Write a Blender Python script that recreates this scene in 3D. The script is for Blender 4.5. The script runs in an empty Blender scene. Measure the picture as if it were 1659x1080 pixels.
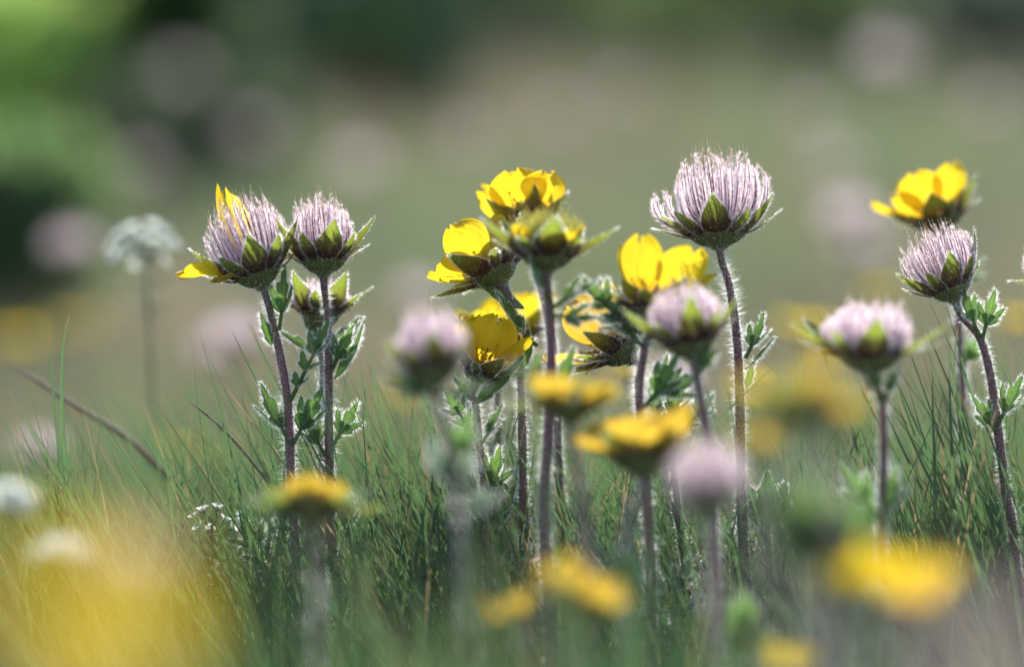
import bpy, math, random
import numpy as np
from mathutils import Vector

# ------------------------------------------------------------------ camera, sky, sun, exposure
scene = bpy.context.scene
COL = scene.collection
FOCUS = 1.40            # metres from the lens to the sharp flowers
W = 0.28                # metres seen across the frame at that distance
CAMZ = 0.118
cam_data = bpy.data.cameras.new("camera")
cam = bpy.data.objects.new("camera", cam_data); COL.objects.link(cam)
cam_data.sensor_width = 36.0
cam_data.lens = 36.0 * FOCUS / W
cam.location = (0, 0, CAMZ); cam.rotation_euler = (math.radians(90), 0, 0)
cam_data.clip_start = 0.02; cam_data.clip_end = 500
cam_data.dof.use_dof = True
cam_data.dof.focus_distance = FOCUS
cam_data.dof.aperture_fstop = 4.6
scene.camera = cam

SUN_EL, SUN_AZ = math.radians(40), math.radians(8)      # azimuth from +y (behind the flowers) towards +x
world = bpy.data.worlds.new("World"); scene.world = world; world.use_nodes = True
wn = world.node_tree
sky = wn.nodes.new("ShaderNodeTexSky"); sky.sky_type = 'NISHITA'; sky.sun_disc = False
sky.sun_elevation = SUN_EL; sky.sun_rotation = SUN_AZ; sky.altitude = 2000; sky.dust_density = 2.0
wn.links.new(sky.outputs[0], wn.nodes["Background"].inputs[0])
wn.nodes["Background"].inputs[1].default_value = 0.15
sl = bpy.data.lights.new("sun", 'SUN'); sun = bpy.data.objects.new("sun", sl); COL.objects.link(sun)
sl.energy = 4.9; sl.angle = math.radians(0.5); sl.color = (1.0, 0.95, 0.87)
sd = Vector((math.sin(SUN_AZ) * math.cos(SUN_EL), math.cos(SUN_AZ) * math.cos(SUN_EL), math.sin(SUN_EL)))
sun.rotation_euler = sd.to_track_quat('Z', 'Y').to_euler()
scene.view_settings.view_transform = 'Standard'; scene.view_settings.look = 'None'
scene.view_settings.gamma = 1.0; scene.view_settings.exposure = 0.9
scene.cycles.use_denoising = True
scene.cycles.max_bounces = 8; scene.cycles.transmission_bounces = 6; scene.cycles.diffuse_bounces = 5
scene.cycles.caustics_reflective = False; scene.cycles.caustics_refractive = False

RNG = np.random.default_rng(7)
def A(*v): return np.array(v, float)
def nrm(v): return v / (np.linalg.norm(v, axis=-1, keepdims=True) + 1e-12)
def P(px, py, d=0.0):
    D = FOCUS + d; k = W / 1659 * D / FOCUS
    return A((px - 829.5) * k, D, CAMZ + (540 - py) * k)
def gz(x, y):
    t = np.maximum(0, np.asarray(y, float) - 1.7)
    return 0.12 * t * t / (t + 1.0) + 0.006 * np.sin(np.asarray(x) * 9 + y * 4) * np.minimum(1, t) + 0.004*np.sin(np.asarray(x)*31+np.asarray(y)*23)

# ------------------------------------------------------------------ mesh builder
class MB:
    def __init__(s): s.v = []; s.a = []; s.f3 = []; s.f4 = []; s.m3 = []; s.m4 = []; s.n = 0
    def add(s, v, a, f, mat=0):
        v = np.asarray(v, float).reshape(-1, 3); a = np.asarray(a, float).reshape(-1, 3)
        f = np.asarray(f, int)
        s.v.append(v); s.a.append(a)
        if f.shape[1] == 3: s.f3.append(f + s.n); s.m3.append(np.full(len(f), mat))
        else: s.f4.append(f + s.n); s.m4.append(np.full(len(f), mat))
        s.n += len(v)
    def more(s, f, mat, base):
        f = np.asarray(f, int)
        if f.shape[1] == 3: s.f3.append(f + base); s.m3.append(np.full(len(f), mat))
        else: s.f4.append(f + base); s.m4.append(np.full(len(f), mat))
    def build(s, name, mats, parent=None, origin=None):
        v = np.concatenate(s.v); a = np.concatenate(s.a)
        if parent is not None: v = v - np.array(parent.location)
        elif origin is not None: v = v - np.asarray(origin)
        f3 = np.concatenate(s.f3) if s.f3 else np.zeros((0, 3), int)
        f4 = np.concatenate(s.f4) if s.f4 else np.zeros((0, 4), int)
        mi = np.concatenate(([] if not s.m3 else s.m3) + ([] if not s.m4 else s.m4))
        loops = np.concatenate([f3.ravel(), f4.ravel()])
        tot = np.concatenate([np.full(len(f3), 3), np.full(len(f4), 4)])
        st = np.concatenate([[0], np.cumsum(tot)[:-1]])
        me = bpy.data.meshes.new(name)
        me.vertices.add(len(v)); me.vertices.foreach_set('co', v.astype(np.float32).ravel())
        me.loops.add(len(loops)); me.loops.foreach_set('vertex_index', loops.astype(np.int32))
        me.polygons.add(len(tot)); me.polygons.foreach_set('loop_start', st.astype(np.int32))
        me.polygons.foreach_set('loop_total', tot.astype(np.int32))
        me.polygons.foreach_set('material_index', mi.astype(np.int32))
        me.polygons.foreach_set('use_smooth', np.ones(len(tot), bool))
        at = me.attributes.new('uvp', 'FLOAT_VECTOR', 'POINT'); at.data.foreach_set('vector', a.astype(np.float32).ravel())
        me.update(calc_edges=True)
        for m in mats: me.materials.append(m)
        o = bpy.data.objects.new(name, me); COL.objects.link(o)
        if parent is not None: o.parent = parent
        elif origin is not None: o.location = origin
        return o

def perp(d):
    d = nrm(d); h = np.where(np.abs(d[..., 2:3]) < .9, A(0, 0, 1), A(1, 0, 0))
    a = nrm(np.cross(d, h)); return a, np.cross(d, a)

def smooth_path(pts, n):
    pts = np.asarray(pts, float); k = len(pts)
    p = np.vstack([2 * pts[0] - pts[1], pts, 2 * pts[-1] - pts[-2]])
    seg = np.linalg.norm(np.diff(pts[:, :], axis=0), axis=1); cum = np.concatenate([[0], np.cumsum(seg)])
    out = []
    for u in np.linspace(0, cum[-1], n):
        i = min(k - 2, max(0, np.searchsorted(cum, u, 'right') - 1)); t = (u - cum[i]) / max(seg[i], 1e-9)
        a, b, c, d = p[i], p[i + 1], p[i + 2], p[i + 3]
        out.append(.5 * (2 * b + (c - a) * t + (2 * a - 5 * b + 4 * c - d) * t * t + (3 * b - 3 * c + d - a) * t ** 3))
    return np.array(out)

def tube(mb, path, rad, ns=8, mat=0, rnd=0.5):
    path = np.asarray(path, float); n = len(path)
    rad = np.broadcast_to(np.asarray(rad, float), (n,))
    t = nrm(np.gradient(path, axis=0)); u = np.zeros_like(t); u[0] = perp(t[0])[0]
    for i in range(1, n): u[i] = nrm(u[i - 1] - t[i] * np.dot(u[i - 1], t[i]))
    w = np.cross(t, u)
    an = np.linspace(0, 2 * np.pi, ns, endpoint=False)
    v = path[:, None] + rad[:, None, None] * (np.cos(an)[None, :, None] * u[:, None] + np.sin(an)[None, :, None] * w[:, None])
    i, j = np.meshgrid(np.arange(n - 1), np.arange(ns), indexing='ij'); j2 = (j + 1) % ns
    f = np.stack([i * ns + j, i * ns + j2, (i + 1) * ns + j2, (i + 1) * ns + j], -1).reshape(-1, 4)
    a = np.zeros((n, ns, 3)); a[..., 0] = (an / 6.283)[None]; a[..., 1] = np.linspace(0, 1, n)[:, None]; a[..., 2] = rnd
    mb.add(v, a, f, mat)

def hairs(mb, base, dirs, length, width, mat, rng, droop=0.25):
    n = len(base)
    if n == 0: return
    dirs = nrm(dirs); length = np.broadcast_to(length, (n,))[:, None]
    a, b = perp(dirs); th = rng.uniform(0, 6.283, (n, 1)); side = (np.cos(th) * a + np.sin(th) * b) * width / 2
    th2 = rng.uniform(0, 6.283, (n, 1)); bend = (np.cos(th2) * a + np.sin(th2) * b) * length * droop * rng.uniform(0, 1, (n, 1))
    mid = base + dirs * length * .5 + bend * .3; tip = base + dirs * length + bend
    v = np.stack([base - side, base + side, mid - side * .75, mid + side * .75, tip], 1)
    at = np.zeros((n, 5, 3)); at[:, :, 1] = A(0, 0, .5, .5, 1); at[:, :, 2] = rng.uniform(0, 1, (n, 1))
    k = np.arange(n)[:, None] * 5
    b0 = mb.n
    mb.add(v, at, k + A(2, 3, 4).astype(int), mat)
    mb.more(k + np.array([0, 1, 3, 2]), mat, b0)

def w_petal(s): return np.where(s < .62, np.sin(np.clip(s / .62, 0, 1) * np.pi / 2) ** .8, np.sqrt(np.clip(1 - ((s - .62) / .40) ** 2, 0, 1)))
def w_sepal(s): return np.maximum(.02, (1 - s) ** .75 * (0.72 + 1.1 * s * (1 - s) * 1.6))
def w_narrow(s): return np.maximum(.02, (np.sin(np.pi * (s * .8 + .2)) ** .7))
def w_leaf(s, k=5, d=.35): return np.maximum(.02, np.sin(np.pi * np.clip(s, 0, 1) ** .8) ** .8 * (1 - np.clip(s - .3, 0, 1) * .35) * (1 - d * (1 - ((s * k) % 1.0)) ) * (1 + .3 * d))
def w_fan(s, k=4, d=.3): return np.maximum(.02, (s ** .6) * np.sqrt(np.clip(1 - np.clip((s - .6) / .42, 0, 1) ** 2, 0, 1)) * (1 - d * ((s * k) % 1.0)))

def blade(mb, o, out, up, L, Wd, e0, e1, wf, rng, n=12, m=6, cup=.25, ruf=0.0, notch=0.0, mat=0,
          hmat=None, hedge=0, hsurf=0, hl=.0012, hw=.00008, twist=0.0, rnd=None):
    out = nrm(out); up = nrm(up - out * np.dot(up, out)); side = np.cross(out, up)
    if twist: side, up = side * math.cos(twist) + up * math.sin(twist), up * math.cos(twist) - side * math.sin(twist)
    s = np.linspace(0, 1, n + 1); ang = e0 + (e1 - e0) * s
    tan = np.cos(ang)[:, None] * out + np.sin(ang)[:, None] * up
    nor = -np.sin(ang)[:, None] * out + np.cos(ang)[:, None] * up
    c = o + np.vstack([[0, 0, 0], np.cumsum((tan[1:] + tan[:-1]) / 2 * L / n, 0)])
    q = np.linspace(-1, 1, m + 1); w = wf(s) * Wd / 2
    ph = rng.uniform(0, 6.28, 3)
    v = c[:, None] + side * (q[None] * w[:, None])[..., None] + nor[:, None] * (cup * w[:, None] * q[None] ** 2)[..., None]
    if ruf:
        r = ruf * Wd * s[:, None] ** 1.3 * (np.sin(q[None] * 4.5 + ph[0] + s[:, None] * 2) + .5 * np.sin(q[None] * 9 + ph[1] + s[:, None] * 7) + .35 * np.sin(q[None] * 17 + ph[2]))
        v = v + nor[:, None] * r[..., None]
        v = v + tan[:, None] * (ruf * .5 * L * s[:, None] ** 4 * np.sin(q[None] * 8 + ph[2]))[..., None]
    if ruf: v = v + tan[:, None] * (np.interp(np.arange(m + 1), np.arange(0, m + 2, 2), rng.normal(0, .022, len(np.arange(0, m + 2, 2))))[None] * L * s[:, None] ** 6)[..., None]
    if notch: v = v - tan[:, None] * (notch * L * np.exp(-(q[None] / .28) ** 2) * s[:, None] ** 5)[..., None]
    a = np.zeros((n + 1, m + 1, 3)); a[..., 0] = q[None]; a[..., 1] = s[:, None]; a[..., 2] = rng.uniform() if rnd is None else rnd
    i, j = np.meshgrid(np.arange(n), np.arange(m), indexing='ij'); M = m + 1
    mb.add(v, a, np.stack([i * M + j, i * M + j + 1, (i + 1) * M + j + 1, (i + 1) * M + j], -1).reshape(-1, 4), mat)
    if hmat is not None:
        for cnt, edge in ((hedge, True), (hsurf, False)):
            cnt = int(cnt)
            if cnt < 1: continue
            i = rng.integers(0, n, cnt); f = rng.uniform(0, 1, (cnt, 1))
            j = np.where(rng.uniform(size=cnt) < .5, 0, m) if edge else rng.integers(0, m, cnt)
            g = np.zeros((cnt, 1)) if edge else rng.uniform(0, 1, (cnt, 1)); j2 = j if edge else j + 1
            b = (v[i, j] * (1 - f) + v[i + 1, j] * f) * (1 - g) + (v[i, j2] * (1 - f) + v[i + 1, j2] * f) * g
            sg = np.where(j == 0, -1., 1.)[:, None]
            if edge: d = side * sg * .8 + tan[i] * .5 - nor[i] * .3 + rng.normal(0, .35, (cnt, 3))
            else: d = -nor[i] * .7 + tan[i] * .5 + rng.normal(0, .35, (cnt, 3))
            hairs(mb, b, d, hl * rng.uniform(.5, 1.3, cnt), hw, hmat, rng)
    return c, tan

# ------------------------------------------------------------------ materials
def new_mat(name):
    m = bpy.data.materials.new(name); m.use_nodes = True; m.node_tree.nodes.clear(); return m, m.node_tree.nodes, m.node_tree.links
def rgb(c): return (c[0], c[1], c[2], 1)
def node(N, t, **k):
    n = N.new(t)
    for a, b in k.items(): setattr(n, a, b)
    return n
def attr_sep(N, Lk):
    a = node(N, 'ShaderNodeAttribute', attribute_name='uvp'); s = node(N, 'ShaderNodeSeparateXYZ'); Lk.new(a.outputs['Vector'], s.inputs[0]); return s
def noise(N, Lk, scale, detail=3, coord='Object', stretch=None):
    tc = node(N, 'ShaderNodeTexCoord'); n = node(N, 'ShaderNodeTexNoise'); n.inputs['Scale'].default_value = scale; n.inputs['Detail'].default_value = detail
    if stretch:
        mp = node(N, 'ShaderNodeMapping'); mp.inputs['Scale'].default_value = stretch; Lk.new(tc.outputs[coord], mp.inputs[0]); Lk.new(mp.outputs[0], n.inputs[0])
    else: Lk.new(tc.outputs[coord], n.inputs[0])
    return n.outputs[0]
def ramp(N, Lk, fac, stops, interp='LINEAR'):
    r = node(N, 'ShaderNodeValToRGB'); r.color_ramp.interpolation = interp
    e = r.color_ramp.elements
    while len(e) < len(stops): e.new(.5)
    for k, (p, c) in enumerate(stops): e[k].position = p; e[k].color = rgb(c)
    Lk.new(fac, r.inputs[0]); return r.outputs[0]
def mix(N, Lk, fac, a, b, blend='MIX'):
    m = node(N, 'ShaderNodeMix', data_type='RGBA', blend_type=blend)
    for k, x in ((0, fac), (6, a), (7, b)):
        if hasattr(x, 'links'): Lk.new(x, m.inputs[k])
        elif k == 0: m.inputs[0].default_value = x
        else: m.inputs[k].default_value = rgb(x)
    return m.outputs[2]
def mth(N, Lk, op, a, b=None, c=None, clamp=False):
    m = node(N, 'ShaderNodeMath', operation=op, use_clamp=clamp)
    for k, x in enumerate((a, b, c)):
        if x is None: continue
        if hasattr(x, 'links'): Lk.new(x, m.inputs[k])
        else: m.inputs[k].default_value = x
    return m.outputs[0]
def finish(N, Lk, colr, trans=0.0, tcol=None, rough=.55, spec=.35, bump=None):
    out = node(N, 'ShaderNodeOutputMaterial'); b = node(N, 'ShaderNodeBsdfPrincipled')
    b.inputs['Roughness'].default_value = rough; b.inputs['Specular IOR Level'].default_value = spec
    if hasattr(colr, 'links'): Lk.new(colr, b.inputs[0])
    else: b.inputs[0].default_value = rgb(colr)
    if bump is not None:
        bn = node(N, 'ShaderNodeBump'); bn.inputs['Strength'].default_value = bump[1]; bn.inputs['Distance'].default_value = bump[2]
        Lk.new(bump[0], bn.inputs['Height']); Lk.new(bn.outputs[0], b.inputs['Normal'])
    if trans > 0:
        t = node(N, 'ShaderNodeBsdfTranslucent'); c = tcol if tcol is not None else colr
        if hasattr(c, 'links'): Lk.new(c, t.inputs[0])
        else: t.inputs[0].default_value = rgb(c)
        if bump is not None: Lk.new(bn.outputs[0], t.inputs['Normal'])
        ms = node(N, 'ShaderNodeMixShader'); ms.inputs[0].default_value = trans
        Lk.new(b.outputs[0], ms.inputs[1]); Lk.new(t.outputs[0], ms.inputs[2]); Lk.new(ms.outputs[0], out.inputs[0])
    else: Lk.new(b.outputs[0], out.inputs[0])

def m_hair(name, c, tr=.5):
    m, N, Lk = new_mat(name); finish(N, Lk, c, tr, c, rough=.8, spec=.05); return m
M_HAIR = m_hair('white_down', (.95, .95, .95), .8)
M_PLUME = m_hair('plume_down', (.98, .86, .90), .74)
M_PLUMEY = m_hair('young_plume_down', (.62, .60, .16), .5)

def m_stem(name, c1, c2):
    m, N, Lk = new_mat(name); s = attr_sep(N, Lk)
    n = noise(N, Lk, 260, 4, stretch=(1, 1, .12)); c = ramp(N, Lk, n, [(.3, c1), (.7, c2)])
    c = mix(N, Lk, mth(N, Lk, 'MULTIPLY', mth(N, Lk, 'SUBTRACT', .16, s.outputs[1], clamp=True), 3, clamp=True), c, (.09, .09, .045))
    g = noise(N, Lk, 45, 2); c = mix(N, Lk, ramp(N, Lk, g, [(.5, (0, 0, 0)), (.75, (.6, .6, .6))]), c, (.10, .11, .05))
    finish(N, Lk, c, rough=.5, spec=.4, bump=(noise(N, Lk, 900, 3, stretch=(1, 1, .15)), .5, .0003)); return m
M_STEM = m_stem('purple_stem', (.10, .028, .038), (.20, .068, .08))
M_STEMG = m_stem('green_stem', (.07, .10, .035), (.13, .15, .06))

def m_leaf(name, c1, c2, tr, tc, vein, purple=0.0, vstr=.6, net=False):
    m, N, Lk = new_mat(name); s = attr_sep(N, Lk); U, V = s.outputs[0], s.outputs[1]
    n = noise(N, Lk, 420, 4); base = ramp(N, Lk, n, [(.3, c1), (.7, c2)])
    au = mth(N, Lk, 'ABSOLUTE', U)
    mid = mth(N, Lk, 'SUBTRACT', 1, mth(N, Lk, 'MULTIPLY', au, 9), clamp=True)
    fr = mth(N, Lk, 'FRACT', mth(N, Lk, 'SUBTRACT', mth(N, Lk, 'MULTIPLY', V, 7), mth(N, Lk, 'MULTIPLY', au, 1.6)))
    sv = mth(N, Lk, 'SUBTRACT', 1, mth(N, Lk, 'MULTIPLY', mth(N, Lk, 'ABSOLUTE', mth(N, Lk, 'SUBTRACT', fr, .5)), 9), clamp=True)
    vv = mth(N, Lk, 'MAXIMUM', mid, mth(N, Lk, 'MULTIPLY', sv, .7))
    if net:
        tc_ = node(N, 'ShaderNodeTexCoord'); vo = node(N, 'ShaderNodeTexVoronoi', feature='DISTANCE_TO_EDGE'); vo.inputs['Scale'].default_value = 520
        Lk.new(tc_.outputs['Object'], vo.inputs['Vector'])
        vn = mth(N, Lk, 'SUBTRACT', 1, mth(N, Lk, 'MULTIPLY', vo.outputs['Distance'], 9), clamp=True)
        vv = mth(N, Lk, 'MAXIMUM', vv, mth(N, Lk, 'MULTIPLY', vn, .8))
    vv = mth(N, Lk, 'MULTIPLY', vv, vstr)
    c = mix(N, Lk, vv, base, vein); t = mix(N, Lk, vv, mix(N, Lk, n, tc, [x * .75 for x in tc]), [min(1, x * 1.7) for x in tc])
    if purple:
        pn = noise(N, Lk, 500, 4, stretch=(1, 1, .3))
        pf = mth(N, Lk, 'MULTIPLY', mth(N, Lk, 'SUBTRACT', 1.25, mth(N, Lk, 'MULTIPLY', V, 1.7), clamp=True), mth(N, Lk, 'MULTIPLY', pn, 1.9), clamp=True)
        pf = mth(N, Lk, 'MULTIPLY', pf, purple)
        c = mix(N, Lk, pf, c, (.075, .022, .035)); t = mix(N, Lk, pf, t, (.10, .02, .03))
        ed = mth(N, Lk, 'MULTIPLY', mth(N, Lk, 'SUBTRACT', mth(N, Lk, 'MULTIPLY', au, 6), 5, clamp=True), .6 * purple)
        c = mix(N, Lk, ed, c, (.11, .04, .03))
    finish(N, Lk, c, tr, t, rough=.5, spec=.35, bump=(vv, .3, .0003)); return m
M_SEPAL = m_leaf('sepal_green', (.045, .062, .018), (.08, .10, .03), .48, (.33, .42, .05), (.10, .12, .04), purple=.95, vstr=.3)
M_LEAF = m_leaf('leaf_green', (.065, .105, .035), (.10, .15, .045), .45, (.18, .34, .07), (.20, .26, .11), vstr=.7)
M_LEAFN = m_leaf('basal_leaf_green', (.03, .085, .025), (.05, .12, .035), .4, (.10, .27, .04), (.22, .32, .08), vstr=.8, net=True)
M_LEAFG = m_leaf('grey_leaf_green', (.12, .17, .12), (.18, .24, .17), .4, (.22, .34, .16), (.25, .3, .2), vstr=.4)
M_CUP = m_leaf('calyx_green', (.075, .085, .028), (.12, .13, .045), .05, (.1, .15, .03), (.07, .05, .03), purple=0, vstr=.25)

def m_petal(name, c1, c2, tc):
    m, N, Lk = new_mat(name); s = attr_sep(N, Lk)
    w = node(N, 'ShaderNodeTexNoise'); w.inputs['Scale'].default_value = 9; w.inputs['Detail'].default_value = 3
    mp = node(N, 'ShaderNodeMapping'); mp.inputs['Scale'].default_value = (3.6, .30, 3); a = node(N, 'ShaderNodeAttribute', attribute_name='uvp')
    Lk.new(a.outputs['Vector'], mp.inputs[0]); Lk.new(mp.outputs[0], w.inputs[0])
    c = ramp(N, Lk, w.outputs[0], [(.35, c1), (.65, c2)]); t = mix(N, Lk, ramp(N, Lk, w.outputs[0], [(.38, (0, 0, 0)), (.62, (1, 1, 1))]), tc, [tc[0] * .93, tc[1] * .80, tc[2] * .6])
    base = mth(N, Lk, 'SUBTRACT', .9, mth(N, Lk, 'MULTIPLY', s.outputs[1], 2.4), clamp=True)
    t = mix(N, Lk, base, t, (.88, .48, .01)); c = mix(N, Lk, base, c, (.78, .48, .015))
    finish(N, Lk, c, .62, t, rough=.45, spec=.3, bump=(w.outputs[0], .9, .0009)); return m
M_PETAL = m_petal('petal_yellow', (.80, .62, .03), (.86, .67, .04), (.95, .74, .035))
M_PETALO = m_petal('withered_petal', (.62, .42, .07), (.70, .54, .10), (.72, .52, .06))

m, N, Lk = new_mat('style_purple'); s = attr_sep(N, Lk)
c = ramp(N, Lk, s.outputs[1], [(0, (.045, .006, .018)), (.45, (.16, .008, .045)), (.80, (.33, .05, .10)), (.90, (.80, .48, .26)), (1, (.92, .74, .50))])
finish(N, Lk, c, .2, c, rough=.4); M_STYLE = m
m, N, Lk = new_mat('style_young'); s = attr_sep(N, Lk)
c = ramp(N, Lk, s.outputs[1], [(0, (.25, .25, .03)), (.6, (.5, .5, .06)), (1, (.75, .55, .1))]); finish(N, Lk, c, .3, c, rough=.4); M_STYLEY = m
m, N, Lk = new_mat('stamen_gold'); s = attr_sep(N, Lk)
c = ramp(N, Lk, s.outputs[1], [(0, (.62, .42, .08)), (.75, (.6, .34, .06)), (1, (.22, .08, .02))]); finish(N, Lk, c, .3, c, rough=.5); M_STAMEN = m
m, N, Lk = new_mat('white_petal'); finish(N, Lk, (.82, .84, .80), .45, (.85, .87, .8), rough=.5); M_WHITE = m
m, N, Lk = new_mat('dry_straw'); finish(N, Lk, ramp(N, Lk, noise(N, Lk, 220, 4), [(.3, (.16, .10, .06)), (.7, (.36, .26, .17))]), .15, (.4, .3, .18), rough=.6); M_DRY = m

def m_grass(name, a0, a1, a2, tip, tr=.4, tc=(.14, .26, .09)):
    m, N, Lk = new_mat(name); s = attr_sep(N, Lk)
    c = ramp(N, Lk, s.outputs[2], [(0, a0), (.5, a1), (.88, a2), (.93, (.30, .24, .13)), (1, (.36, .29, .18))])
    if name == 'meadow_grass':      # patches of greener and of drier, pinkish brown growth
        pt = ramp(N, Lk, noise(N, Lk, 2.2, 3), [(.38, (0, 0, 0)), (.62, (1, 1, 1))])
        c = mix(N, Lk, pt, mix(N, Lk, .6, c, (.10, .155, .085)), mix(N, Lk, .5, c, (.27, .22, .19)))
        tc = mix(N, Lk, pt, (.19, .29, .12), (.34, .28, .20))
    tf = mth(N, Lk, 'MULTIPLY', mth(N, Lk, 'SUBTRACT', s.outputs[1], .93, clamp=True), 14, clamp=True)
    st = noise(N, Lk, 700, 2, stretch=(1, 1, .05))
    c = mix(N, Lk, mth(N, Lk, 'MULTIPLY', st, .35), c, [x * .45 for x in a1])
    c = mix(N, Lk, tf, c, tip)
    t = mix(N, Lk, mth(N, Lk, 'GREATER_THAN', s.outputs[2], .91), tc, (.4, .3, .15))
    t = mix(N, Lk, tf, t, tip)
    finish(N, Lk, c, tr, t, rough=.42, spec=.5); return m
M_GRASS = m_grass('grass_green', (.035, .070, .046), (.05, .09, .062), (.075, .115, .06), (.30, .17, .09))
M_GRASSF = m_grass('meadow_grass', (.12, .14, .085), (.18, .175, .125), (.26, .22, .175), (.35, .28, .21), .4, (.26, .28, .16))

m, N, Lk = new_mat('meadow_soil')
n1 = noise(N, Lk, 1.7, 5); n2 = noise(N, Lk, 40, 5)
c = mix(N, Lk, .4, ramp(N, Lk, n1, [(.3, (.10, .14, .08)), (.5, (.16, .18, .13)), (.7, (.24, .21, .17))]), ramp(N, Lk, n2, [(.3, (.05, .06, .025)), (.7, (.17, .14, .09))]))
finish(N, Lk, c, rough=.9, spec=.1, bump=(n2, .6, .02)); M_SOIL = m

# ------------------------------------------------------------------ object helpers
def root(name, loc, label, cat, group=None):
    o = bpy.data.objects.new(name, None); COL.objects.link(o); o.location = loc; o.empty_display_size = .01
    o['label'] = label; o['category'] = cat
    if group: o['group'] = group
    return o
def axis_frame(ax, roll=0):
    ax = nrm(ax); a = nrm(np.cross(A(0, 1, 0), ax)); b = np.cross(ax, a)
    a, b = a * math.cos(roll) + b * math.sin(roll), b * math.cos(roll) - a * math.sin(roll)
    return a, b, ax

def make_stem(rt, pts, r, hq, rng, mat=None, taper=.75, name='stem', hl=.0016):
    pts = np.asarray(pts); path = smooth_path(pts, max(10, len(pts) * 8))
    L = np.linalg.norm(np.diff(path, axis=0), axis=1).sum()
    n = len(path); rad = r * np.linspace(taper * .93, 1.2, n) * (1 + .06 * np.interp(np.arange(n), np.arange(0, n + 5, 5), rng.normal(0, 1, len(np.arange(0, n + 5, 5)))))
    rad[0] *= 1.25; rad[1] *= 1.05
    mb = MB(); tube(mb, path, rad, 10, 0)
    cnt = int(L * 1000 * 60 * hq)
    if cnt:
        t = rng.uniform(0, .97, cnt); pat = np.interp(t, np.linspace(0, 1, 16), rng.uniform(.35, 1.0, 16)); t = t[rng.uniform(size=cnt) < pat] * (n - 1); cnt = len(t); i = t.astype(int); f = (t - i)[:, None]; p = path[i] * (1 - f) + path[i + 1] * f
        tan = nrm(path[i + 1] - path[i]); a, b = perp(tan); th = rng.uniform(0, 6.283, (cnt, 1)); d = np.cos(th) * a + np.sin(th) * b
        hairs(mb, p + d * rad[i][:, None] * .95, d + rng.normal(0, .28, (cnt, 3)), hl * rng.gamma(6, 1 / 6, cnt) * np.interp(t, np.linspace(0, n, 9), rng.uniform(.75, 1.25, 9)) * (1 if hq > .3 else 1.1), .00006 if hq > .5 else .00010, 1, rng, .5)
    return mb.build(name, [mat or M_STEM, M_HAIR], rt)

def make_leaf(rt, p, d, L, rng, kind='tri', mat=None, hq=1.0, up=A(0, -.6, .8)):
    """toothed stem leaf: three lobes (tri), one blade (one) or a row of leaflets (pin)"""
    mb = MB(); d = nrm(d); up = nrm(up + rng.normal(0, .25, 3)); side = nrm(np.cross(d, up)); rnd = rng.uniform()
    kw = dict(hmat=1, hl=.0013, hw=.00008, rnd=rnd)
    def one(o, dd, l, w, k=4, dep=.3):
        blade(mb, o, dd, up, l, w, rng.uniform(-.25, .1), rng.uniform(.1, .6), lambda s: w_leaf(s, k, dep), rng, n=k * 7, m=6, cup=rng.uniform(.15, .6), ruf=.04,
              hedge=l * 1000 * 22 * hq, hsurf=l * 1000 * 12 * hq, **kw)
    if kind == 'one': one(p, d, L, L * .30, 3, .4)
    elif kind == 'fan':
        for a, s in ((0, 1), (.5, .85), (-.5, .85), (1.0, .6), (-1.0, .6)):
            one(p, d * math.cos(a) + side * math.sin(a), L * s, L * .5, 4, .22)
    elif kind == 'tri':
        tube(mb, [p, p + d * L * .3], [.0006, .0005], 6); c = p + d * L * .25
        one(c, d, L * .75, L * .30, 3, .5)
        for a in (.6, -.6): one(c, d * math.cos(a) + side * math.sin(a), L * .52, L * .22, 2, .5)
    else:
        tube(mb, [p, p + d * L * .8], [.0007, .0004], 6)
        for k in range(3):
            for sg in (-1, 1): one(p + d * L * (.2 + .22 * k), d * .65 + side * sg * .75, L * (.22 + .07 * k), L * .15, 2, .5)
        one(p + d * L * .7, d, L * .42, L * .22, 3, .5)
    return mb.build('leaf', [mat or M_LEAF, M_HAIR], rt)

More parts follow.
